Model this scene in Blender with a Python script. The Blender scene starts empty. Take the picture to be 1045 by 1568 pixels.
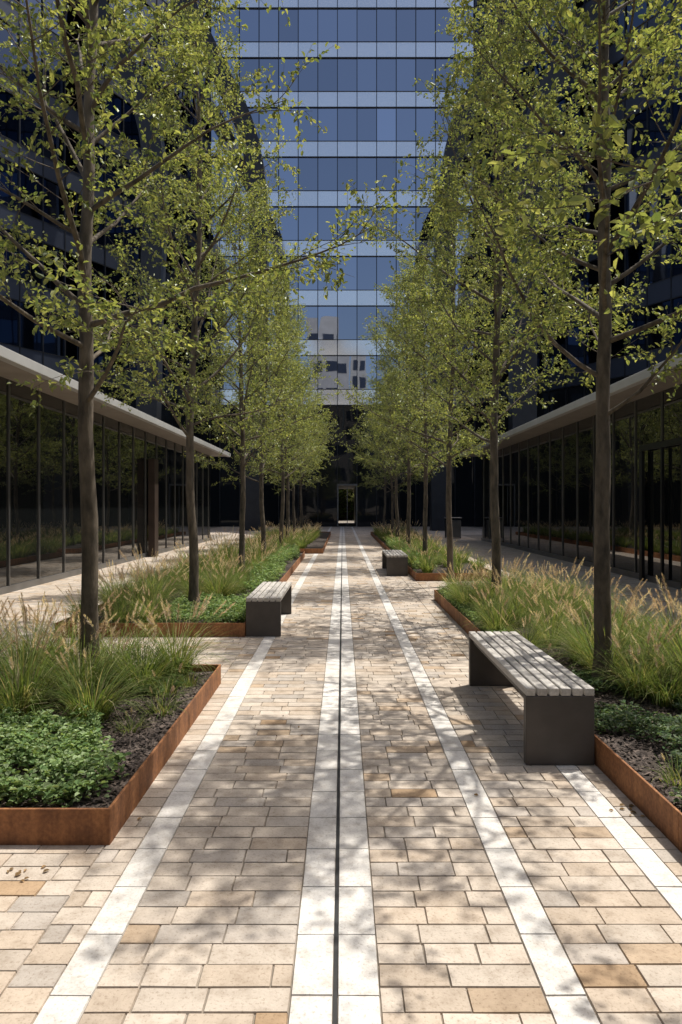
import bpy, math, random
from mathutils import Vector, Matrix, noise
R=random.Random(7)
scene=bpy.context.scene
COL=scene.collection
# ---------------------------------------------------------------- helpers
class MB:
    def __init__(s): s.v=[];s.f=[];s.m=[];s.c=[]
    def add(s,vs,fs,mat=0,col=(1,1,1)):
        o=len(s.v); s.v.extend(vs); s.c.extend([col]*len(vs))
        for f in fs: s.f.append(tuple(i+o for i in f)); s.m.append(mat)
    def box(s,x0,x1,y0,y1,z0,z1,mat=0,col=(1,1,1),b=0.0):
        if b<=0:
            v=[(x0,y0,z0),(x1,y0,z0),(x1,y1,z0),(x0,y1,z0),(x0,y0,z1),(x1,y0,z1),(x1,y1,z1),(x0,y1,z1)]
            s.add(v,[(0,3,2,1),(4,5,6,7),(0,1,5,4),(1,2,6,5),(2,3,7,6),(3,0,4,7)],mat,col)
        else:
            v=[];
            X=(x0,x1);Y=(y0,y1);Z=(z0,z1);idx={}
            for i in (0,1):
                for j in (0,1):
                    for k in (0,1):
                        sx=b if i==0 else -b; sy=b if j==0 else -b; sz=b if k==0 else -b
                        idx[i,j,k,'x']=len(v); v.append((X[i],Y[j]+sy,Z[k]+sz))
                        idx[i,j,k,'y']=len(v); v.append((X[i]+sx,Y[j],Z[k]+sz))
                        idx[i,j,k,'z']=len(v); v.append((X[i]+sx,Y[j]+sy,Z[k]))
            fs=[]
            for i in (0,1): fs.append((idx[i,0,0,'x'],idx[i,1,0,'x'],idx[i,1,1,'x'],idx[i,0,1,'x']))
            for j in (0,1): fs.append((idx[0,j,0,'y'],idx[1,j,0,'y'],idx[1,j,1,'y'],idx[0,j,1,'y']))
            for k in (0,1): fs.append((idx[0,0,k,'z'],idx[1,0,k,'z'],idx[1,1,k,'z'],idx[0,1,k,'z']))
            for j in (0,1):
                for k in (0,1): fs.append((idx[0,j,k,'y'],idx[1,j,k,'y'],idx[1,j,k,'z'],idx[0,j,k,'z']))
            for i in (0,1):
                for k in (0,1): fs.append((idx[i,0,k,'x'],idx[i,1,k,'x'],idx[i,1,k,'z'],idx[i,0,k,'z']))
            for i in (0,1):
                for j in (0,1): fs.append((idx[i,j,0,'x'],idx[i,j,1,'x'],idx[i,j,1,'y'],idx[i,j,0,'y']))
            for i in (0,1):
                for j in (0,1):
                    for k in (0,1): fs.append((idx[i,j,k,'x'],idx[i,j,k,'y'],idx[i,j,k,'z']))
            s.add(v,fs,mat,col)
    def tube(s,pts,rads,n,mat=0,col=(1,1,1),cap=False):
        o=len(s.v); N=len(pts)
        for i,p in enumerate(pts):
            a=pts[max(0,i-1)]; c=pts[min(N-1,i+1)]
            t=(c-a).normalized()
            u=t.cross(Vector((0.31,0.95,0.11))).normalized() if abs(t.y)<0.9 else t.cross(Vector((1,0,0))).normalized()
            w=t.cross(u)
            for k in range(n):
                an=2*math.pi*k/n
                q=p+(u*math.cos(an)+w*math.sin(an))*rads[i]
                s.v.append((q.x,q.y,q.z)); s.c.append(col)
        for i in range(N-1):
            for k in range(n):
                k2=(k+1)%n
                s.f.append((o+i*n+k,o+i*n+k2,o+(i+1)*n+k2,o+(i+1)*n+k)); s.m.append(mat)
    def mesh(s,name,mats,smooth=False,fixn=False):
        me=bpy.data.meshes.new(name); me.from_pydata(s.v,[],s.f)
        for m in mats: me.materials.append(m)
        me.polygons.foreach_set('material_index',s.m)
        if smooth=='bark': me.polygons.foreach_set('use_smooth',[q==0 for q in s.m])
        elif smooth: me.polygons.foreach_set('use_smooth',[True]*len(s.f))
        ca=me.color_attributes.new('Col','FLOAT_COLOR','POINT')
        flat=[]
        for c in s.c: flat.extend((c[0],c[1],c[2],1.0))
        ca.data.foreach_set('color',flat)
        me.update()
        if fixn:
            import bmesh
            bm=bmesh.new(); bm.from_mesh(me); bmesh.ops.recalc_face_normals(bm,faces=bm.faces); bm.to_mesh(me); bm.free()
        return me
    def obj(s,name,mats,parent=None,smooth=False,fixn=False):
        o=bpy.data.objects.new(name,s.mesh(name,mats,smooth,fixn)); COL.objects.link(o)
        if parent: o.parent=parent
        return o
def empty(name,loc=(0,0,0)):
    e=bpy.data.objects.new(name,None); e.location=loc; COL.objects.link(e); return e
# ---------------------------------------------------------------- materials
def newmat(name):
    m=bpy.data.materials.new(name); m.use_nodes=True; nt=m.node_tree; nt.nodes.clear()
    out=nt.nodes.new('ShaderNodeOutputMaterial'); return m,nt,out
def N(nt,t): return nt.nodes.new(t)
def noise_n(nt,scale,detail=4,rough=0.55,coord='Object',stretch=None):
    tc=N(nt,'ShaderNodeTexCoord'); src=tc.outputs[coord]
    if stretch:
        mp=N(nt,'ShaderNodeMapping'); mp.inputs['Scale'].default_value=stretch
        nt.links.new(src,mp.inputs[0]); src=mp.outputs[0]
    n=N(nt,'ShaderNodeTexNoise'); n.inputs['Scale'].default_value=scale; n.inputs['Detail'].default_value=detail; n.inputs['Roughness'].default_value=rough
    nt.links.new(src,n.inputs['Vector']); return n
def ramp(nt,src,stops):
    r=N(nt,'ShaderNodeValToRGB'); e=r.color_ramp.elements
    while len(e)<len(stops): e.new(0.5)
    for i,(p,c) in enumerate(stops): e[i].position=p; e[i].color=(c[0],c[1],c[2],1)
    nt.links.new(src,r.inputs[0]); return r
def mul(nt,a,b,f=1.0,mode='MULTIPLY'):
    m=N(nt,'ShaderNodeMix'); m.data_type='RGBA'; m.blend_type=mode; m.inputs[0].default_value=f
    nt.links.new(a,m.inputs[6]); nt.links.new(b,m.inputs[7]); return m.outputs[2]
def attr(nt): 
    a=N(nt,'ShaderNodeAttribute'); a.attribute_name='Col'; return a.outputs['Color']
def bump(nt,h,strength,dist,bs):
    b=N(nt,'ShaderNodeBump'); b.inputs['Strength'].default_value=strength; b.inputs['Distance'].default_value=dist
    nt.links.new(h,b.inputs['Height']); nt.links.new(b.outputs[0],bs.inputs['Normal'])
def simple(name,c0,c1,scale=5,rough=0.6,metal=0,bmp=0.2,bd=0.01,useattr=False,spec=0.5,stretch=None,detail=3):
    m,nt,out=newmat(name); bs=N(nt,'ShaderNodeBsdfPrincipled')
    n=noise_n(nt,scale,detail,0.6,stretch=stretch); r=ramp(nt,n.outputs['Fac'],[(0.3,c0),(0.7,c1)])
    c=r.outputs[0]
    if useattr: c=mul(nt,c,attr(nt))
    nt.links.new(c,bs.inputs['Base Color'])
    bs.inputs['Roughness'].default_value=rough; bs.inputs['Metallic'].default_value=metal; bs.inputs['Specular IOR Level'].default_value=spec
    if bmp>0: bump(nt,n.outputs['Fac'],bmp,bd,bs)
    nt.links.new(bs.outputs[0],out.inputs[0]); return m
def paving_mat(name,rough=0.8):
    m,nt,out=newmat(name); bs=N(nt,'ShaderNodeBsdfPrincipled')
    n1=noise_n(nt,11,4,0.7); r1=ramp(nt,n1.outputs['Fac'],[(0.28,(0.74,0.70,0.66)),(0.5,(0.98,0.97,0.96)),(0.72,(1.12,1.11,1.10))])
    n2=noise_n(nt,85,2,0.7); r2=ramp(nt,n2.outputs['Fac'],[(0.30,(0.66,0.62,0.58)),(0.45,(1,1,1)),(1,(1.06,1.06,1.06))])
    n3=noise_n(nt,0.7,3,0.6); r3=ramp(nt,n3.outputs['Fac'],[(0.3,(0.86,0.84,0.82)),(0.7,(1.06,1.06,1.06))])
    c=mul(nt,attr(nt),r1.outputs[0]); c=mul(nt,c,r2.outputs[0],0.8); c=mul(nt,c,r3.outputs[0])
    nt.links.new(c,bs.inputs['Base Color']); bs.inputs['Roughness'].default_value=rough; bs.inputs['Specular IOR Level'].default_value=0.25
    bump(nt,n2.outputs['Fac'],0.35,0.003,bs)
    nt.links.new(bs.outputs[0],out.inputs[0]); return m
def leaf_mat(name,trans=0.4,gloss=0.0,rough=0.5):
    m,nt,out=newmat(name)
    c=attr(nt)
    d=N(nt,'ShaderNodeBsdfDiffuse'); nt.links.new(c,d.inputs[0])
    t=N(nt,'ShaderNodeBsdfTranslucent')
    tc=N(nt,'ShaderNodeMix'); tc.data_type='RGBA'; tc.blend_type='MULTIPLY'; tc.inputs[0].default_value=1; tc.inputs[7].default_value=(1.95,1.85,0.95,1)
    nt.links.new(c,tc.inputs[6]); nt.links.new(tc.outputs[2],t.inputs[0])
    mx=N(nt,'ShaderNodeMixShader'); mx.inputs[0].default_value=trans
    nt.links.new(d.outputs[0],mx.inputs[1]); nt.links.new(t.outputs[0],mx.inputs[2])
    last=mx
    if gloss>0:
        g=N(nt,'ShaderNodeBsdfGlossy'); g.inputs['Roughness'].default_value=rough; g.inputs[0].default_value=(.95,1,.88,1)
        m2=N(nt,'ShaderNodeMixShader'); m2.inputs[0].default_value=gloss
        nt.links.new(mx.outputs[0],m2.inputs[1]); nt.links.new(g.outputs[0],m2.inputs[2]); last=m2
    nt.links.new(last.outputs[0],out.inputs[0]); return m
def glass_mat(name,base,metal,rough=0.02,spec=0.5,ior=1.5,useattr=True,bmp=0.02):
    m,nt,out=newmat(name); bs=N(nt,'ShaderNodeBsdfPrincipled')
    bs.inputs['Roughness'].default_value=rough; bs.inputs['Metallic'].default_value=metal; bs.inputs['IOR'].default_value=ior
    bs.inputs['Specular IOR Level'].default_value=spec
    rgb=N(nt,'ShaderNodeRGB'); rgb.outputs[0].default_value=(*base,1)
    c=rgb.outputs[0]
    if useattr: c=mul(nt,c,attr(nt))
    nt.links.new(c,bs.inputs['Base Color'])
    if bmp>0:
        n=noise_n(nt,0.5,1,0.4); bump(nt,n.outputs['Fac'],bmp,0.3,bs)
    nt.links.new(bs.outputs[0],out.inputs[0]); return m

M_pav=paving_mat('brick_paver'); M_strip=paving_mat('pale_stone',0.6)
M_mortar=simple('sand_joint',(0.17,0.145,0.115),(0.28,0.245,0.20),8,0.95)
M_slot=simple('dark_slot',(0.012,0.012,0.012),(0.03,0.03,0.03),20,0.6)
M_leaf=leaf_mat('tree_leaf',0.42,0.05,0.42)
M_gc=leaf_mat('groundcover_leaf',0.25)
M_grass=leaf_mat('grass_blade',0.35)
M_plume=leaf_mat('grass_plume',0.4)
M_bark=simple('bark',(0.04,0.032,0.022),(0.17,0.135,0.095),14,0.9,0,0.9,0.02,stretch=(1,1,0.35),detail=5)
M_soil=simple('mulch',(0.02,0.015,0.012),(0.08,0.06,0.047),30,0.95,0,1.0,0.03)
M_chip=simple('bark_chip',(0.6,0.6,0.6),(1.1,1.1,1.1),20,0.9,0,0,useattr=True)
M_benchmetal=simple('bench_metal',(0.068,0.058,0.051),(0.090,0.078,0.069),6,0.5,0.1,0.05,0.002)
M_slat=simple('bench_slat',(0.40,0.375,0.34),(0.60,0.57,0.53),10,0.55,0,0.25,0.003,stretch=(6,0.7,6),useattr=True)
M_mull=simple('dark_mullion',(0.02,0.022,0.026),(0.03,0.033,0.038),3,0.4,0.5,0,detail=0)
M_mull_l=simple('grey_mullion',(0.16,0.16,0.16),(0.2,0.2,0.2),3,0.35,0.6,0,detail=0)
M_dark=simple('dark_cladding',(0.012,0.012,0.013),(0.02,0.02,0.022),1,0.5,0.0,0,detail=0)
M_fascia=simple('canopy_metal',(0.42,0.42,0.41),(0.52,0.51,0.50),1.5,0.4,0.1,0)
M_soffit=simple('canopy_soffit',(0.24,0.21,0.18),(0.30,0.26,0.225),2,0.6,0,0)
M_bronze=simple('bronze_panel',(0.05,0.035,0.027),(0.075,0.05,0.04),3,0.5,0.3,0.1)
M_beam=simple('steel_beam',(0.02,0.021,0.024),(0.03,0.032,0.037),2,0.45,0.3,0)
M_band=glass_mat('pale_spandrel',(1.0,1.0,1.0),0.85,0.10)
M_bandd=glass_mat('dark_spandrel',(0.05,0.06,0.085),0.4,0.3)  # wing bands, shadow put into the colour; rear building windows share it
M_blue=glass_mat('blue_glass',(0.40,0.44,0.53),1.0,0.015)
M_blued=glass_mat('shaded_wing_glass',(0.10,0.125,0.18),1.0,0.03)  # tower glass for the wings, their shadow put into a darker tint
M_shop=glass_mat('dark_shop_glass',(0.008,0.009,0.009),0.0,0.01,0.5,1.9,bmp=0.01)
M_lobby=glass_mat('lobby_glass',(0.012,0.014,0.016),0.0,0.02,0.5,1.40,bmp=0.02)
M_stone=simple('pale_concrete',(0.36,0.35,0.33),(0.44,0.43,0.41),0.5,0.8)
def corten():
    m,nt,out=newmat('corten_steel'); bs=N(nt,'ShaderNodeBsdfPrincipled')
    n=noise_n(nt,3.5,6,0.65); r=ramp(nt,n.outputs['Fac'],[(0.28,(0.17,0.07,0.03)),(0.5,(0.32,0.14,0.052)),(0.72,(0.43,0.20,0.078))])
    n2=noise_n(nt,55,3,0.6); r2=ramp(nt,n2.outputs['Fac'],[(0.3,(0.65,0.6,0.6)),(0.7,(1.1,1.1,1.1))])
    n3=noise_n(nt,5,3,0.6,stretch=(4,4,0.4)); r3=ramp(nt,n3.outputs['Fac'],[(0.35,(0.72,0.68,0.66)),(0.65,(1.1,1.1,1.1))])
    c=mul(nt,r.outputs[0],r2.outputs[0]); c=mul(nt,c,r3.outputs[0])
    nt.links.new(c,bs.inputs['Base Color']); bs.inputs['Roughness'].default_value=0.75; bump(nt,n2.outputs['Fac'],0.3,0.003,bs)
    nt.links.new(bs.outputs[0],out.inputs[0]); return m
M_corten=corten()
# ---------------------------------------------------------------- ground
gb=MB(); gb.add([(-600,-600,-0.008),(600,-600,-0.008),(600,600,-0.008),(-600,600,-0.008)],[(0,1,2,3)])
gb.obj('ground',[M_mortar])
XL,XR=-5.8,6.1
PL=[(-3.3,-1.03,-5.0,1.3),(-3.3,-1.03,3.03,5.8),(-3.3,-1.12,7.85,20.3),(-3.3,-0.62,21.6,36)]
PR=[(1.47,3.1,-5.0,11.0),(1.47,3.1,13.7,36)]
PLANT=PL+PR
def inside(x0,x1,y0,y1):
    for a,b,c,d in PLANT:
        if x0>a-0.0 and x1<b+0.0 and y0>c-0.0 and y1<d+0.0: return True
    return False
pb=MB()
def tile(x0,x1,y0,y1,col,g=0.0019,b=0.0018):
    if inside(x0,x1,y0,y1): return
    g=g*R.uniform(.6,1.4)
    x0+=g;x1-=g;y0+=g;y1-=g
    if x1-x0<0.02: return
    z=R.uniform(-0.0008,0.0008); t1=R.uniform(-0.0006,0.0006); t2=R.uniform(-0.0006,0.0006)
    j=lambda: R.uniform(-.0012,.0012)
    v=[(x0,y0,-0.0085),(x1,y0,-0.0085),(x1,y1,-0.0085),(x0,y1,-0.0085),
       (x0+b+j(),y0+b+j(),z+t1+t2),(x1-b+j(),y0+b+j(),z-t1+t2),(x1-b+j(),y1-b+j(),z-t1-t2),(x0+b+j(),y1-b+j(),z+t1-t2)]
    pb.add(v,[(4,5,6,7),(0,1,5,4),(1,2,6,5),(2,3,7,6),(3,0,4,7)],0,col)
def brickcol():
    t=R.random(); k=R.uniform(0.87,1.09)
    if t<0.54: c=(0.535,0.470,0.395)
    elif t<0.78: c=(0.50,0.42,0.335)
    elif t<0.94: c=(0.455,0.41,0.36)
    elif t<0.985: c=(0.45,0.35,0.25)
    else: c=(0.40,0.285,0.18)
    return tuple(a*k for a in c)
ROW=0.107
def zone(x0,x1,y0,y1):
    y=y0
    while y<y1-0.01:
        x=x0; first=True
        ye=min(y+ROW,y1)
        while x<x1-1e-4:
            L=R.choice([0.18,0.2,0.215,0.23,0.24,0.25])
            if first: L*=R.uniform(0.35,1.0); first=False
            xe=x+L
            if x1-xe<0.06: xe=x1
            tile(x,min(xe,x1),y,ye,brickcol()); x=xe
        y+=ROW
Y0,Y1=-3.0,50.0
zone(-0.77,-0.16,Y0,Y1); zone(0.115,0.62,Y0,Y1)
zone(0.75,1.23,Y0,Y1); zone(1.35,1.47,Y0,4.6); zone(1.23,1.47,4.6,Y1)
zone(-1.05,-0.90,Y0,7.85); zone(-1.12,-0.90,7.85,Y1)
zone(XL,-1.05,-1,7.85)
zone(XL,-1.12,7.85,36)
zone(1.47,XR,3,36)
zone(XL-3,-1.12,36,50) ; zone(1.47,XR+3,36,50)
pb.obj('brick_paving',[M_pav])
pb=MB()
def strip(x0,x1,y0,y1,L=0.3):
    y=y0
    while y<y1:
        k=R.uniform(0.93,1.04); tile(x0,x1,y,min(y+L,y1),(0.69*k,0.67*k,0.63*k),0.0016,0.0015); y+=L
strip(-0.9,-0.77,Y0,Y1); strip(-0.16,-0.029,Y0,Y1); strip(-0.016,0.115,Y0,Y1); strip(0.62,0.75,Y0,Y1); strip(1.23,1.35,Y0,4.6)
pb.obj('stone_strip_paving',[M_strip])
db=MB(); db.add([(-0.029,Y0,-0.004),(-0.016,Y0,-0.004),(-0.016,Y1,-0.004),(-0.029,Y1,-0.004)],[(0,1,2,3)]); db.obj('drain_channel',[M_slot])
# ---------------------------------------------------------------- planters
SOIL=0.115
for (a,b,c,d) in PLANT:
    e=empty('corten_planter',((a+b)/2,(c+d)/2,0)); ox,oy=(a+b)/2,(c+d)/2
    m=MB(); t=0.014; H=0.16
    def bx(x0,x1,y0,y1,z0,z1): m.box(x0-ox,x1-ox,y0-oy,y1-oy,z0,z1,0,b=0.002)
    bx(a,b,c,c+t,-0.01,H); bx(a,b,d-t,d,-0.01,H)
    n=max(1,round((d-c-2*t)/2.9)); L=(d-c-2*t)/n
    for i in range(n):
        y0=c+t+i*L+0.0012; y1=c+t+(i+1)*L-0.0012
        bx(a,a+t,y0,y1,-0.01,H); bx(b-t,b,y0,y1,-0.01,H)
    m.obj('steel_edge',[M_corten],e)
    s=MB(); nx=int((b-a)/0.12)+1; ny=int((d-c)/0.12)+1
    if d-c>15: ny=int((d-c)/0.3)
    vs=[]
    for j in range(ny+1):
        for i in range(nx+1):
            x=a+t+(b-a-2*t)*i/nx; yy=c+t+(d-c-2*t)*j/ny
            z=SOIL+0.03*noise.noise(Vector((x*1.3,yy*1.3,0)))+0.008*noise.noise(Vector((x*9,yy*9,3)))
            vs.append((x-ox,yy-oy,z))
    fs=[(j*(nx+1)+i,j*(nx+1)+i+1,(j+1)*(nx+1)+i+1,(j+1)*(nx+1)+i) for j in range(ny) for i in range(nx)]
    s.add(vs,fs); s.obj('mulch_bed',[M_soil],e,smooth=True)
mb=MB()
def chips(x0,x1,y0,y1,n):
    for _ in range(n):
        p=Vector((R.uniform(x0,x1),R.uniform(y0,y1),0)); p.z=SOIL+0.03*noise.noise(Vector((p.x*1.3,p.y*1.3,0)))+0.012
        rot=Matrix.Rotation(R.uniform(0,6.3),3,'Z')@Matrix.Rotation(R.uniform(-.5,.5),3,'X')@Matrix.Rotation(R.uniform(-.5,.5),3,'Y')
        l=R.uniform(.008,.026); w=R.uniform(.004,.01); h=0.003
        vv=[p+rot@Vector(q) for q in ((-l,-w,0),(l,-w*.6,0),(l*.8,w,0),(-l,w*.7,0),(0,0,h))]
        k=R.uniform(0.5,1.8); mb.add([tuple(q) for q in vv],[(0,1,4),(1,2,4),(2,3,4),(3,0,4)],0,(0.095*k,0.072*k,0.058*k))
chips(-2.6,-1.06,3.1,5.7,9000); chips(1.5,2.6,2.2,6.5,9000); chips(-2.6,-1.15,7.9,9.5,2500)
mb.obj('bark_mulch',[M_chip])
# ---------------------------------------------------------------- leaves
def leaf(m,p,dirv,nrm,L,W,col,mat=1,fold=0.25,lo=False):
    d=dirv.normalized(); s=d.cross(nrm)
    if s.length<1e-3: s=d.cross(Vector((1,0,0)))
    s.normalize(); n=s.cross(d)
    f=n*(W*fold); dr=n*(-L*0.12)
    if lo:
        v=[p, p+d*L*.45+s*W*.56+f, p+d*L+dr, p+d*L*.45-s*W*.56+f]
        m.add([tuple(q) for q in v],[(0,1,2),(0,2,3)],mat,col); return
    v=[p, p+d*L*.3+s*W*.46+f, p+d*L*.72+s*W*.36+f+dr*.4, p+d*L+dr, p+d*L*.72-s*W*.36+f+dr*.4, p+d*L*.3-s*W*.46+f]
    m.add([tuple(q) for q in v],[(0,1,2,3),(0,3,4,5)],mat,col)
def rv(r): return Vector((r.gauss(0,1),r.gauss(0,1),r.gauss(0,1)))
def path(r,p,d,L,n,up,wob):
    pts=[p.copy()]; d=d.normalized()
    for i in range(n):
        d=(d+Vector((0,0,up))+rv(r)*wob).normalized(); p=p+d*(L/n); pts.append(p.copy())
    return pts
def at(pts,t):
    t=max(0,min(0.9999,t))*(len(pts)-1); i=int(t); f=t-i
    return pts[i].lerp(pts[i+1],f),(pts[i+1]-pts[i]).normalized()
def make_tree(seed,lo=False,thin=1.0):
    r=random.Random(seed); m=MB(); H=7.4
    tp=[];tr=[]
    ax,ay=r.uniform(0,6),r.uniform(0,6)
    for i in range(25):
        z=H*i/24
        tp.append(Vector((0.055*math.sin(z*0.9+ax)*min(1,z/2)+.008*math.sin(z*5+ay),0.05*math.sin(z*0.8+ay)*min(1,z/2)+.006*math.sin(z*6+ax),z-0.03)))
        tr.append(0.056*max(0.0,1-z/H)**0.75*(1.0+0.6*max(0,0.35-z)/0.35)*(1+.05*math.sin(z*7+ax))+0.006)
    m.tube(tp,tr,14,0)
    nb=34
    ga=r.uniform(0,6)
    for i in range(nb):
        f=i/(nb-1); h=2.1+4.95*f**0.95+r.uniform(-.08,.08)
        ga+=2.4+r.uniform(-.35,.35)
        el=math.radians(26+36*f+r.uniform(-11,11))
        reach=(2.0-1.2*f**1.3)*r.uniform(0.7,1.16)
        if f<0.08: reach*=0.8
        p0,_=at(tp,h/H); rt=0.058*max(0.0,1-h/H)**0.75+0.004
        d=Vector((math.cos(ga)*math.cos(el),math.sin(ga)*math.cos(el),math.sin(el)))
        pts=path(r,p0,d,reach,8,0.03,0.085)
        r0=min(rt*.6,0.006+0.0085*reach)
        m.tube(pts,[r0*(1-k/8*.87) for k in range(9)],6,0)
        ns=int(5+reach*3.6)
        for j in range(ns):
            t=0.2+0.8*(j+r.random()*.6)/ns
            q,dd=at(pts,t)
            side=dd.cross(Vector((0,0,1))).normalized()*(1 if j%2 else -1)
            sd=(dd*0.75+side*r.uniform(.5,1.0)+Vector((0,0,r.uniform(-.55,.4)))).normalized()
            sl=reach*r.uniform(.22,.42)*(1.15-t*.5)+.08
            sp=path(r,q,sd,sl,5,r.uniform(-.06,.05),0.09)
            m.tube(sp,[0.004*(1-k/5*.75) for k in range(6)],3,0)
            nt_=int(3+sl*7)
            for k in range(nt_):
                if r.random()>thin: continue
                tt=0.15+0.85*(k+r.random()*.5)/nt_
                q2,d2=at(sp,tt)
                td=(d2*0.6+rv(r)*0.5+Vector((0,0,.1))).normalized(); tl=r.uniform(.12,.30)
                tw=path(r,q2,td,tl,2,-0.02,0.1)
                m.tube(tw,[0.0018,0.0013,0.0009],3,0)
                nl=r.choice([10,11,12,13,14])
                cl=0.7+0.6*r.random()
                for l in range(nl):
                    q3,d3=at(tw,(l+.6)/nl)
                    ld=(d3*.5+rv(r)*.55+Vector((0,0,-.12))).normalized()
                    nn=(Vector((0,0,1))+rv(r)*.6).normalized()
                    L=r.uniform(.028,.050); g=r.random()
                    base=(0.175,0.205,0.068) if g<.55 else ((0.255,0.270,0.10) if g<.85 else (0.10,0.135,0.05))
                    kk=cl*r.uniform(.85,1.15)
                    leaf(m,q3+rv(r)*.012,ld,nn,L,L*r.uniform(.5,.66),tuple(b*kk for b in base),lo=lo)
    return m.mesh('deciduous_tree_mesh',[M_bark,M_leaf],smooth='bark')
TREES=[make_tree(11,thin=.95),make_tree(23,thin=.95)]
TREESF=[make_tree(37,True),make_tree(52,True),make_tree(64,True)]
ys=[1.1,5.2,9.05,12.8,16.8,20.6,24.4,28.2,32.0]
def put_tree(x,y,me,rot,s=1.0,z=SOIL):
    o=bpy.data.objects.new('deciduous_tree',me); o.location=(x,y,z); o.rotation_euler=(0,0,rot); o.scale=(s,s,s*R.uniform(.95,1.05)); COL.objects.link(o); return o
for i,y in enumerate(ys+[-3.0]):
    for j,x in enumerate((-1.92,1.98)):
        me=TREES[(i+j)%2] if y in (1.1,5.2) else TREESF[(i+2*j)%3]
        put_tree(x+(0 if i<2 else R.uniform(-.07,.07)),y,me,R.uniform(0,6.28),R.uniform(.94,1.08))
for (x,y) in ((-3.5,68),(1.2,71),(3.6,69)):
    put_tree(x,y,TREESF[R.randrange(3)],R.uniform(0,6),0.9,0)
# ---------------------------------------------------------------- grasses
def make_clump(seed,plumes=16,h=0.55,nbl=330,spread=0.32,green=0.6,n=5,wk=1.0,hairs=80):
    r=random.Random(seed); m=MB()
    for _ in range(nbl):
        a=r.uniform(0,6.283); rr=0.09*math.sqrt(r.random())
        p=Vector((math.cos(a)*rr,math.sin(a)*rr,0)); a2=a+r.gauss(0,.5)
        out=Vector((math.cos(a2),math.sin(a2),0)); L=h*r.uniform(.55,1.15); lean=r.uniform(.05,1.0)*spread/0.32
        w=r.uniform(.0018,.0036)*wk; s=Vector((-out.y,out.x,0))
        pts=[]
        th=math.radians(80-28*lean)
        q=p.copy()
        for i in range(n+1):
            pts.append(q.copy()); q=q+(out*math.cos(th)+Vector((0,0,1))*math.sin(th))*(L/n); th-=math.radians((8+20*lean*(i/n+.3))*5/n)
        g=r.random()
        col=(0.105,0.155,0.048) if g<green*.6 else ((0.17,0.21,0.07) if g<green else ((0.26,0.25,0.125) if g<green+(1-green)*.7 else (0.36,0.32,0.20)))
        k=r.uniform(.8,1.2); col=tuple(c*k for c in col)
        vs=[];fs=[]
        for i,pp in enumerate(pts):
            ww=w*(1-i/(n+.01))**.6+0.0003
            vs+= [tuple(pp+s*ww),tuple(pp-s*ww)]
        fs=[(2*i,2*i+1,2*i+3,2*i+2) for i in range(n)]
        m.add(vs,fs,0,col)
    for _ in range(plumes):
        a=r.uniform(0,6.283); out=Vector((math.cos(a),math.sin(a),0)); lean=r.uniform(.1,1.0)
        L=h*r.uniform(.9,1.32); th=math.radians(86-24*lean); q=out*0.04; pts=[]
        for i in range(7):
            pts.append(q.copy()); q=q+(out*math.cos(th)+Vector((0,0,1))*math.sin(th))*(L/6); th-=math.radians(2+9*lean*(i/6))
        m.tube(pts,[.0012]*6+[.0008],3,0,(0.24,0.24,0.12))
        k=r.uniform(.8,1.15); pk=r.random()
        pc=(0.62*k,0.53*k,0.45*k) if pk<.5 else (0.52*k,0.40*k,0.345*k)
        for j in range(hairs):
            t=.78+.22*r.random(); c,d=at(pts,t)
            u=(t-.78)/.22; rad=.0135*max(0.0,math.sin(math.pi*min(1,.12+u*.88)))**.6+.001
            dd=(rv(r)).normalized(); dd=(dd-d*dd.dot(d)).normalized()
            tip=c+dd*rad+d*.016; w=.0011*80/hairs; s=dd.cross(d)
            m.add([tuple(c+s*w),tuple(c-s*w),tuple(tip-s*w*.6),tuple(tip+s*w*.6)],[(0,1,2,3)],1,pc)
    return m.mesh('grass_clump_mesh',[M_grass,M_plume])
CL=[make_clump(1,8,0.48,430,.34,.8),make_clump(2,15,0.52,400,0.36,0.74),make_clump(3,2,0.44,440,0.32,0.88),make_clump(4,19,0.54,380,0.35,0.7)]
CLF=[make_clump(5,8,0.48,150,.34,.8,3,2.0,24),make_clump(6,14,0.52,130,0.36,0.7,3,2.0,24),make_clump(7,3,0.44,150,0.34,0.88,3,2.0,24)]
CLS=make_clump(9,2,0.22,110,0.35,0.8)
def grass(parent,x,y,k=None,s=1.0):
    if k=='s': me=CLS
    elif y>13: me=CLF[R.randrange(3)]
    else: me=CL[R.randrange(4) if k is None else k]
    o=bpy.data.objects.new('clump',me); o.parent=parent; o.location=(x,y,SOIL-.005); o.rotation_euler=(R.uniform(-.06,.06),R.uniform(-.06,.06),R.uniform(0,6.28)); s*=R.uniform(.78,1.12); o.scale=(s,s,s*R.uniform(.92,1.08)); COL.objects.link(o)
e=empty('ornamental_grass')
for (x,y,k,s) in ((-1.62,4.40,0,1.15),(-2.08,4.42,1,1.25),(-2.5,4.3,3,1.25),(-1.85,4.85,1,1.2),(-1.5,5.1,2,1.1),(-1.35,5.5,3,1.1),(-2.3,4.95,3,1.25),(-2.75,4.8,0,1.2),(-1.8,5.45,1,1.15),(-2.2,5.5,1,1.15),(-2.5,5.5,3,1.2),(-2.9,5.4,1,1.15),(-3.05,4.95,3,1.15),(-3.0,4.4,1,1.15)):
    grass(e,x,y,k,s)
for (x,y) in ((-1.2,4.55),(-1.28,4.95),(-1.18,5.25),(-1.3,4.2)): grass(e,x,y,'s',R.uniform(.7,1.1))
e=empty('ornamental_grass')
y=4.2
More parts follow.
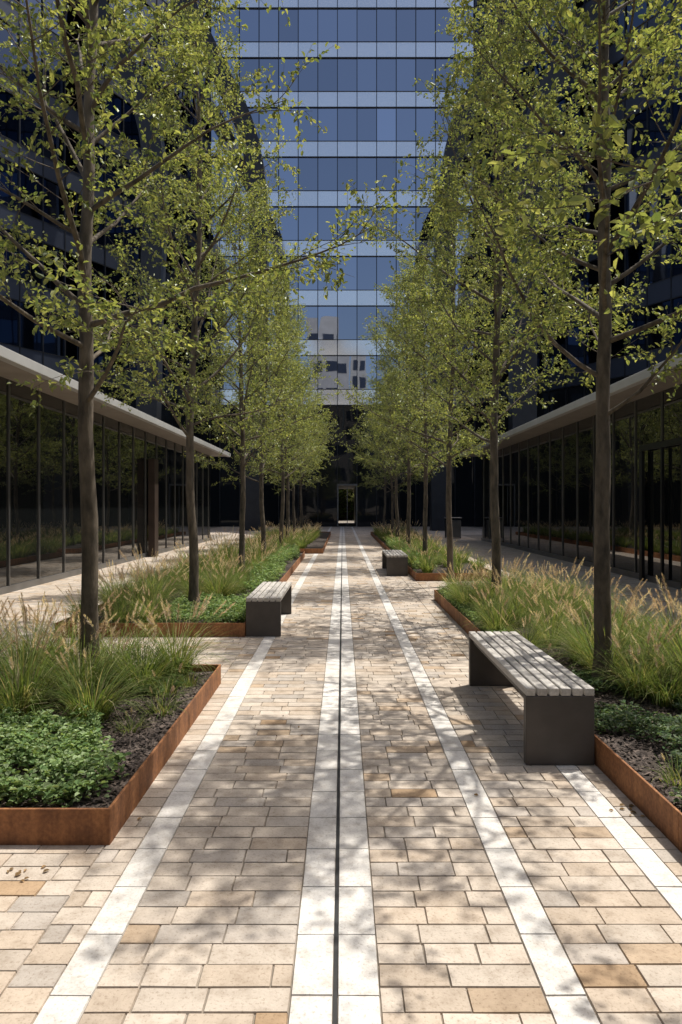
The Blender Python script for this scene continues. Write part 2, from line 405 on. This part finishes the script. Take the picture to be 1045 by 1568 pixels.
while y<10.9:
    for x in (1.75,2.15,2.55,2.9):
        if y<5.3 and x<1.9: continue
        if y<4.6 and x<2.3: continue
        if 5.3<y<6.0 and x<1.8: continue
        if R.random()<.10: continue
        grass(e,x+R.uniform(-.1,.1),y+R.uniform(-.12,.12),None if x>1.9 else R.choice([0,2,1]),R.uniform(.95,1.2) if x>2 else .92)
    y+=0.42
for (x,y) in ((1.62,5.0),(1.66,3.4),(1.62,5.7)): grass(e,x,y,'s',.9)
def bed(x0,x1,y0,y1,dx,dy,keep=1.0,skip=None):
    e=empty('ornamental_grass'); y=y0
    while y<y1:
        x=x0
        while x<x1:
            xx=x+R.uniform(-.12,.12); yy=y+R.uniform(-.12,.12)
            if R.random()<keep and not (skip and skip(xx,yy)): grass(e,xx,yy,None,R.uniform(.85,1.2))
            x+=dx
        y+=dy
bed(-3.1,-1.3,8.1,20.2,.46,.46,.82,lambda x,y: y<9.6 and x>-2.15)
bed(-3.1,-.8,21.9,35.6,.6,.6,.85)
bed(1.75,2.95,14.0,35.6,.55,.55,.85)
bed(-3.1,-1.9,-3,1.0,.6,.6,.7)
# ---------------------------------------------------------------- ground cover
def cover(name,fn,x0,x1,y0,y1,dens,hh,cols,lsz=(.018,.034)):
    m=MB(); n=int((x1-x0)*(y1-y0)*dens)
    for _ in range(n):
        x=R.uniform(x0,x1); y=R.uniform(y0,y1)
        if not fn(x,y): continue
        mo=0.5+0.5*noise.noise(Vector((x*5,y*5,1.7))); mo2=0.5+0.5*noise.noise(Vector((x*14,y*14,5)))
        top=hh*(.3+.7*mo)*(.55+.8*mo2); z=SOIL+top*(R.random()**.45)
        L=R.uniform(*lsz); c=R.choice(cols); k=R.uniform(.7,1.3)*(0.45+.5*mo+.3*mo2)
        a=R.uniform(0,6.28)
        leaf(m,Vector((x,y,z)),Vector((math.cos(a),math.sin(a),R.uniform(-.2,.5))),(Vector((0,0,1))+rv(R)*.35).normalized(),L,L*.75,tuple(q*k for q in c),0)
    return m.obj(name,[M_gc])
gcol=[(0.19,0.28,0.11),(0.24,0.33,0.14),(0.14,0.22,0.09),(0.32,0.40,0.22)]
gdark=[(0.12,0.18,0.09),(0.16,0.22,0.12),(0.09,0.14,0.07),(0.23,0.28,0.19)]
cover('groundcover_plants',lambda x,y: x<-1.10-0.55*max(0,y-3.45)+.16*noise.noise(Vector((x*4,y*4,0))) and noise.noise(Vector((x*6,y*6,3)))>-.42 ,-2.9,-1.03,3.1,4.2,7500,.2,gcol,(.02,.04))
cover('groundcover_plants',lambda x,y: noise.noise(Vector((x*2.5,y*2.5,9)))>.05 ,-1.5,-1.06,4.9,5.72,6000,.12,gcol)
cover('groundcover_plants',lambda x,y: noise.noise(Vector((x*2.2,y*1.8,4)))>-.12 ,1.52,2.5,2.6,5.5,6500,.15,gdark)
cover('groundcover_plants',lambda x,y: True ,1.5,1.75,6.0,10.9,4500,.15,gcol)
cover('groundcover_plants',lambda x,y: noise.noise(Vector((x*2,y*2,2)))>-.3 ,-2.3,-1.15,7.9,9.8,4500,.18,gcol,(.025,.045))
cover('groundcover_plants',lambda x,y: noise.noise(Vector((x*1.5,y*.8,2)))>-.1 ,-1.65,-1.15,9.8,20.1,2600,.38,gcol,(.03,.05))
cover('groundcover_plants',lambda x,y: noise.noise(Vector((x*1.5,y*.8,6)))>-.2 ,1.5,1.9,13.8,24,2600,.38,gcol,(.03,.05))
hm=MB()
for _ in range(7000):
    x=R.uniform(-7,8); y=R.uniform(72,74); z=R.random()**.8*4.6; a=R.uniform(0,6.28)
    leaf(hm,Vector((x,y,z)),Vector((math.cos(a),math.sin(a),.2)),rv(R),.30,.22,(0.04,0.06,0.022),0)
hm.obj('hedge',[M_gc])
wm=MB(); wm.box(-14,15,74.6,75.0,0,6.5); wm.box(-14.1,15.1,74.5,75.1,6.5,6.62); wm.obj('sky_block_wall',[M_bronze])  # added wall, blocks the sky seen through the hedge from the doorway
fm=MB()
def fallen(x,y):
    a=R.uniform(0,6.28); k=R.uniform(.6,1.2); L=R.uniform(.02,.035)
    leaf(fm,Vector((x,y,.004)),Vector((math.cos(a),math.sin(a),.1)),(Vector((0,0,1))+rv(R)*.15).normalized(),L,L*.6,R.choice([(0.3*k,.2*k,.11*k),(0.24*k,.17*k,.1*k)]),0,.3)
for _ in range(12): fallen(R.uniform(-1.0,1.4),R.uniform(2.5,12))
for _ in range(9): fallen(-1.3+R.gauss(0,.07),2.75+R.gauss(0,.05)); fallen(1.40+R.gauss(0,.03),3.35+R.gauss(0,.05))
fm.obj('fallen_leaves',[M_gc])
# ---------------------------------------------------------------- benches
def bench(x0,x1,y0,y1):
    e=empty('park_bench',((x0+x1)/2,(y0+y1)/2,0)); w=(x1-x0)/2; l=(y1-y0)/2; T=.055
    m=MB(); m.box(-w,w,-l,-l+T,0.002,.400,0,b=.003); m.obj('leg_1',[M_benchmetal],e)
    m=MB(); m.box(-w,w,l-T,l,0.002,.400,0,b=.003); m.obj('leg_2',[M_benchmetal],e)
    m=MB()
    for sx in (-w+.03,w-.07): m.box(sx,sx+.04,-l+T+.001,l-T-.001,.355,.398,0,b=.002)
    m.obj('frame',[M_benchmetal],e)
    m=MB(); n=6; g=.013; sw=(2*w-(n-1)*g)/n
    for i in range(n):
        xa=-w+i*(sw+g); k=R.uniform(.84,1.08)
        m.box(xa,xa+sw,-l,l,.402,.447,0,(k,k*.99,k*.97),b=.004)
    m.obj('seat_slats',[M_slat],e)
bench(1.06,1.457,3.96,5.76); bench(-1.112,-.712,7.87,9.55); bench(.95,1.40,14.7,16.5)
# ---------------------------------------------------------------- facades
def facade(prefix,parent,p0,p1,z0,z1,mod,pitch,bandz,bandh,mats,skip=None,tint=(.75,1.15),off=0.0,lobz=8.89):
    a=Vector((p0[0],p0[1],0)); b=Vector((p1[0],p1[1],0)); u=(b-a); Lt=u.length; u.normalize(); n=Vector((u.y,-u.x,0))
    m=MB()
    def P(s,z,o): q=a+u*s+n*o; return (q.x,q.y,z)
    def obox(s0,s1,za,zb,o0,o1,mat):
        v=[P(s0,za,o0),P(s1,za,o0),P(s1,za,o1),P(s0,za,o1),P(s0,zb,o0),P(s1,zb,o0),P(s1,zb,o1),P(s0,zb,o1)]
        m.add(v,[(0,1,2,3),(4,7,6,5),(0,4,5,1),(1,5,6,2),(2,6,7,3),(3,7,4,0)],mat,(1,1,1))
    ss=[]; s=off
    while s<Lt: ss.append(s); s+=mod
    edges=[0]+[q for q in ss if q>0.05]+[Lt]
    z=bandz; levels=[]
    while z<z1: levels.append(z); z+=pitch
    for i in range(len(edges)-1):
        s0,s1=edges[i],edges[i+1]
        for li,z in enumerate(levels):
            k=R.uniform(.93,1.03)
            m.add([P(s0,z,.06),P(s1,z,.06),P(s1,z+bandh,.06),P(s0,z+bandh,.06)],[(0,1,2,3)],1,(k,k,k))
            za,zb=z+bandh,min(z+pitch,z1)
            k=R.uniform(*tint); t=R.uniform(-.006,.006); t2=R.uniform(-.006,.006)
            if R.random()<.12: k*=1.2
            m.add([P(s0,za,-t),P(s1,za,t),P(s1,zb,t+t2),P(s0,zb,-t+t2)],[(0,1,2,3)],0,(k,k,k))
        zz=[0.05,3.0,5.9,lobz]
        for q in range(3):
            if skip and skip(a.x+u.x*(s0+s1)/2,(zz[q]+zz[q+1])/2): continue
            k=R.uniform(.8,1.3); t=R.uniform(-.005,.005)
            m.add([P(s0,zz[q],-t),P(s1,zz[q],t),P(s1,zz[q+1],t),P(s0,zz[q+1],-t)],[(0,1,2,3)],3,(k,k,k))
    for s in edges: 
        obox(s-.025,s+.025,lobz,z1,-.02,.10,2)
        obox(s-.03,s+.03,0,lobz,-.02,.10,2)
    for z in levels:
        obox(0,Lt,z-.05,z+.0,-.02,.095,2); obox(0,Lt,z+bandh,z+bandh+.04,-.02,.095,2)
    return m.obj(prefix,[g for g in mats],parent)
tower=empty('glass_office_tower')
TX0,TX1,TY,TH=-9.69,9.63,50.0,44.0
facade('front_facade',tower,(TX0,TY),(TX1,TY),0,TH,1.43,3.62,8.89,1.1,(M_blue,M_band,M_mull,M_lobby),
       skip=lambda x,z: -0.38<x<1.05 and z<2.5,tint=(.82,1.1),off=((-0.38-TX0)%1.43))
m=MB()
m.box(TX0,-.38,TY+.3,TY+12,0,TH,0); m.box(1.05,TX1,TY+.3,TY+12,0,TH,0); m.box(-.38,1.05,TY+.3,TY+12,3.05,TH,0)
m.box(TX0-.1,TX1+.1,TY-.1,TY+12.1,TH,TH+.6,0)
m.obj('core_walls',[M_dark],tower)
m=MB(); m.box(-.40,-.30,TY-.12,TY+.28,0,3.0,0); m.box(.97,1.07,TY-.12,TY+.28,0,3.0,0); m.box(-.40,1.07,TY-.12,TY+.28,3.0,3.12,0)
m.box(.31,.36,TY-.05,TY+.02,0,2.999,0)
m.obj('entrance_frame',[M_mull_l],tower)
facade('left_wing_facade',tower,(-19.5,33.0),(TX0,TY-.02),0,TH,1.43,3.62,8.89,1.1,(M_blued,M_bandd,M_mull,M_lobby),tint=(.6,1.3))
facade('right_wing_facade',tower,(TX1,TY-.02),(19.4,33.0),0,TH,1.43,3.62,8.89,1.1,(M_blued,M_bandd,M_mull,M_lobby),tint=(.6,1.3))
m=MB()
m.add([(-19.5,33.25,0),(TX0-.1,TY+.3,0),(TX0-.1,TY+12,0),(-32,TY+12,0),(-32,33.25,0),(-19.5,33.25,TH),(TX0-.1,TY+.3,TH),(TX0-.1,TY+12,TH),(-32,TY+12,TH),(-32,33.25,TH)],
  [(5,6,7,8,9),(0,5,9,4),(4,9,8,3),(3,8,7,2),(0,1,6,5)])
m.add([(19.4,33.25,0),(TX1+.1,TY+.3,0),(TX1+.1,TY+12,0),(32,TY+12,0),(32,33.25,0),(19.4,33.25,TH),(TX1+.1,TY+.3,TH),(TX1+.1,TY+12,TH),(32,TY+12,TH),(32,33.25,TH)],
  [(5,6,7,8,9),(0,5,9,4),(4,9,8,3),(3,8,7,2),(0,1,6,5)])
m.obj('wing_bodies',[M_dark],tower)
def beam(pts,w=.9,d=1.0):
    m=MB()
    P=[]
    for t in range(0,25):
        t/=24; n=len(pts)-1; f=t*n; i=min(n-1,int(f)); g=f-i
        a=pts[max(0,i-1)];b=pts[i];c=pts[i+1];e=pts[min(n,i+2)]
        q=tuple(0.5*((2*b[k])+(-a[k]+c[k])*g+(2*a[k]-5*b[k]+4*c[k]-e[k])*g*g+(-a[k]+3*b[k]-3*c[k]+e[k])*g**3) for k in range(3)); P.append(Vector(q))
    v=[]
    for i,p in enumerate(P):
        t=(P[min(24,i+1)]-P[max(0,i-1)]).normalized(); s=Vector((t.z,0,-t.x)).normalized()
        for (a,b) in ((-1,-1),(1,-1),(1,1),(-1,1)): q=p+s*(a*w/2)+Vector((0,b*d/2,0)); v.append(tuple(q))
    f=[(4*i+k,4*i+(k+1)%4,4*i+4+(k+1)%4,4*i+4+k) for i in range(24) for k in range(4)]+[(0,1,2,3),(96,97,98,99)]
    m.add(v,f); return m.obj('steel_arch',[M_beam],fixn=True)
beam([(-5.6,42,0),(-5.2,42,12),(-5.4,42,22.5),(-8.0,42,29),(-12,42,36.5)],1.1)
beam([(-11.5,40,0),(-11.2,40,12),(-11.0,40,22),(-13,40,28),(-17,40,36)],1.2)
beam([(6.0,42,0),(6.0,42,12),(6.9,42,23.5),(9.6,42,29),(13,42,37)],1.2)
beam([(10.5,40,0),(10.6,40,14),(11.4,40,24),(14.2,40,29),(18.5,40,36)],1.4)
def podium(side,xg,xc,ye,y0=-7.0):
    e=empty('glass_pavilion'); sg=side
    xo=xg+sg*12; Z=3.7
    m=MB(); P=1.18; y=y0; 
    while y<ye-.01:
        y2=min(y+P,ye)
        k=R.uniform(.8,1.2); t=R.uniform(-.002,.002)
        v=[(xg+t,y,.12),(xg-t,y2,.12),(xg-t,y2,3.7),(xg+t,y,3.7)]
        m.add(v,[(0,1,2,3)],0,(k,k,k))
        y=y2
    m.add([(xg,ye,.12),(xo,ye,.12),(xo,ye,3.7),(xg,ye,3.7)],[(0,1,2,3)],0)
    m.obj('glazing',[M_shop],e)
    def bx(m,xa,xb,*a,**k): m.box(min(xa,xb),max(xa,xb),*a,**k)
    m=MB(); y=y0
    while y<=ye+.01:
        bx(m,xg-sg*.028,xg+sg*.03,y-.013,y+.013,.12,3.68); y+=P
    bx(m,xg-sg*.03,xg+sg*.03,y0,ye,0,.12)
    m.obj('mullions',[M_mull_l],e)
    m=MB()
    bx(m,xc,xg+sg*.1,y0,ye+.4,Z,Z+.02); m.obj('soffit',[M_soffit],e)
    m=MB(); bx(m,xc-sg*.03,xc+sg*.12,y0,ye+.4,Z-.02,Z+.14,b=.006); bx(m,xc+sg*.121,xo,y0,ye+.4,Z+.021,Z+.12)
    m.obj('canopy_fascia',[M_fascia],e)
    m=MB(); bx(m,xg+sg*.1,xo,y0,ye-.1,0,Z-.01); m.obj('interior_wall',[M_dark],e)
    m=MB()
    if sg<0: bx(m,xg-sg*.26,xg-sg*.06,20.2,20.6,0,2.9,b=.01); m.obj('bronze_portal',[M_bronze],e)
    else:
        for q in ((12.0,12.12,0,2.6),(13.7,13.82,0,2.6),(12.0,13.82,2.605,2.72)): bx(m,xg-sg*.12,xg-sg*.056,*q,b=.004)
        bx(m,xg-sg*.1,xg-sg*.056,12.88,12.94,0,2.6,b=.004)
        m.obj('door_frame',[M_mull],e)
podium(-1,-5.8,-5.0,30.0); podium(1,6.1,5.2,30.0)
e=empty('litter_bin',(5.15,32.0,0)); m=MB(); m.box(-.33,.33,-.33,.33,.04,.85,b=.02); m.obj('body',[M_mull_l],e)
m=MB(); m.box(-.36,.36,-.36,.36,.93,.98,b=.01); m.obj('lid',[M_mull_l],e)
m=MB(); [m.box(a,a+.04,-.02,.02,.0,.929) for a in (-.375,.335)]; m.obj('posts',[M_mull],e)
def bldg(name,x0,x1,y0,y1,h,mat,fl=3.6,mod=2.2):
    e=empty(name); m=MB(); m.box(x0,x1,y0,y1,0,h); m.obj('walls',[mat],e)
    m=MB(); z=1.2
    while z<h-2.4:
        x=x0+.5
        while x<x1-mod*.7:
            m.box(x,x+mod*.72,y1-.1,y1+.03,z,z+2.2,0); x+=mod
        z+=fl
    m.obj('windows',[M_bandd],e)
bldg('concrete_building',-6,0.5,-52,-40,40,M_stone,5.5,3.1)
bldg('concrete_building',0.8,4.2,-54,-43,34,M_stone,3.6,1.6)
bldg('concrete_building',9,40,-60,-42,27,M_stone)
bldg('brown_clad_building',-45,-10,-60,-44,22,M_bronze)
# ---------------------------------------------------------------- light
az=math.atan2(.83,.55); el=math.radians(66)
ds=Vector((math.sin(az)*math.cos(el),math.cos(az)*math.cos(el),math.sin(el)))
L=bpy.data.lights.new('sun','SUN'); L.energy=5.0; L.angle=math.radians(.55); L.color=(1,.96,.89)
lo=bpy.data.objects.new('sun',L); lo.rotation_euler=ds.to_track_quat('Z','Y').to_euler(); lo.location=(20,20,60); COL.objects.link(lo)
w=bpy.data.worlds.new('World'); scene.world=w; w.use_nodes=True; nt=w.node_tree; nt.nodes.clear()
sk=nt.nodes.new('ShaderNodeTexSky'); sk.sky_type='NISHITA'; sk.sun_disc=False; sk.sun_elevation=el; sk.sun_rotation=az; sk.air_density=1.0; sk.dust_density=4.5; sk.ozone_density=1.0
bg=nt.nodes.new('ShaderNodeBackground'); bg.inputs[1].default_value=.15; o=nt.nodes.new('ShaderNodeOutputWorld')
nt.links.new(sk.outputs[0],bg.inputs[0]); nt.links.new(bg.outputs[0],o.inputs[0])
scene.view_settings.view_transform='Standard'; scene.view_settings.look='None'; scene.view_settings.exposure=0
# ---------------------------------------------------------------- camera
c=bpy.data.cameras.new('camera'); c.sensor_fit='AUTO'; c.sensor_width=36; c.lens=24.08; c.clip_end=2000; c.clip_start=.05
c.shift_x=-2.5/1568; c.shift_y=-9/1568
co=bpy.data.objects.new('camera',c); co.location=(0,0,1.5); co.rotation_euler=(math.radians(90),0,0); COL.objects.link(co); scene.camera=co
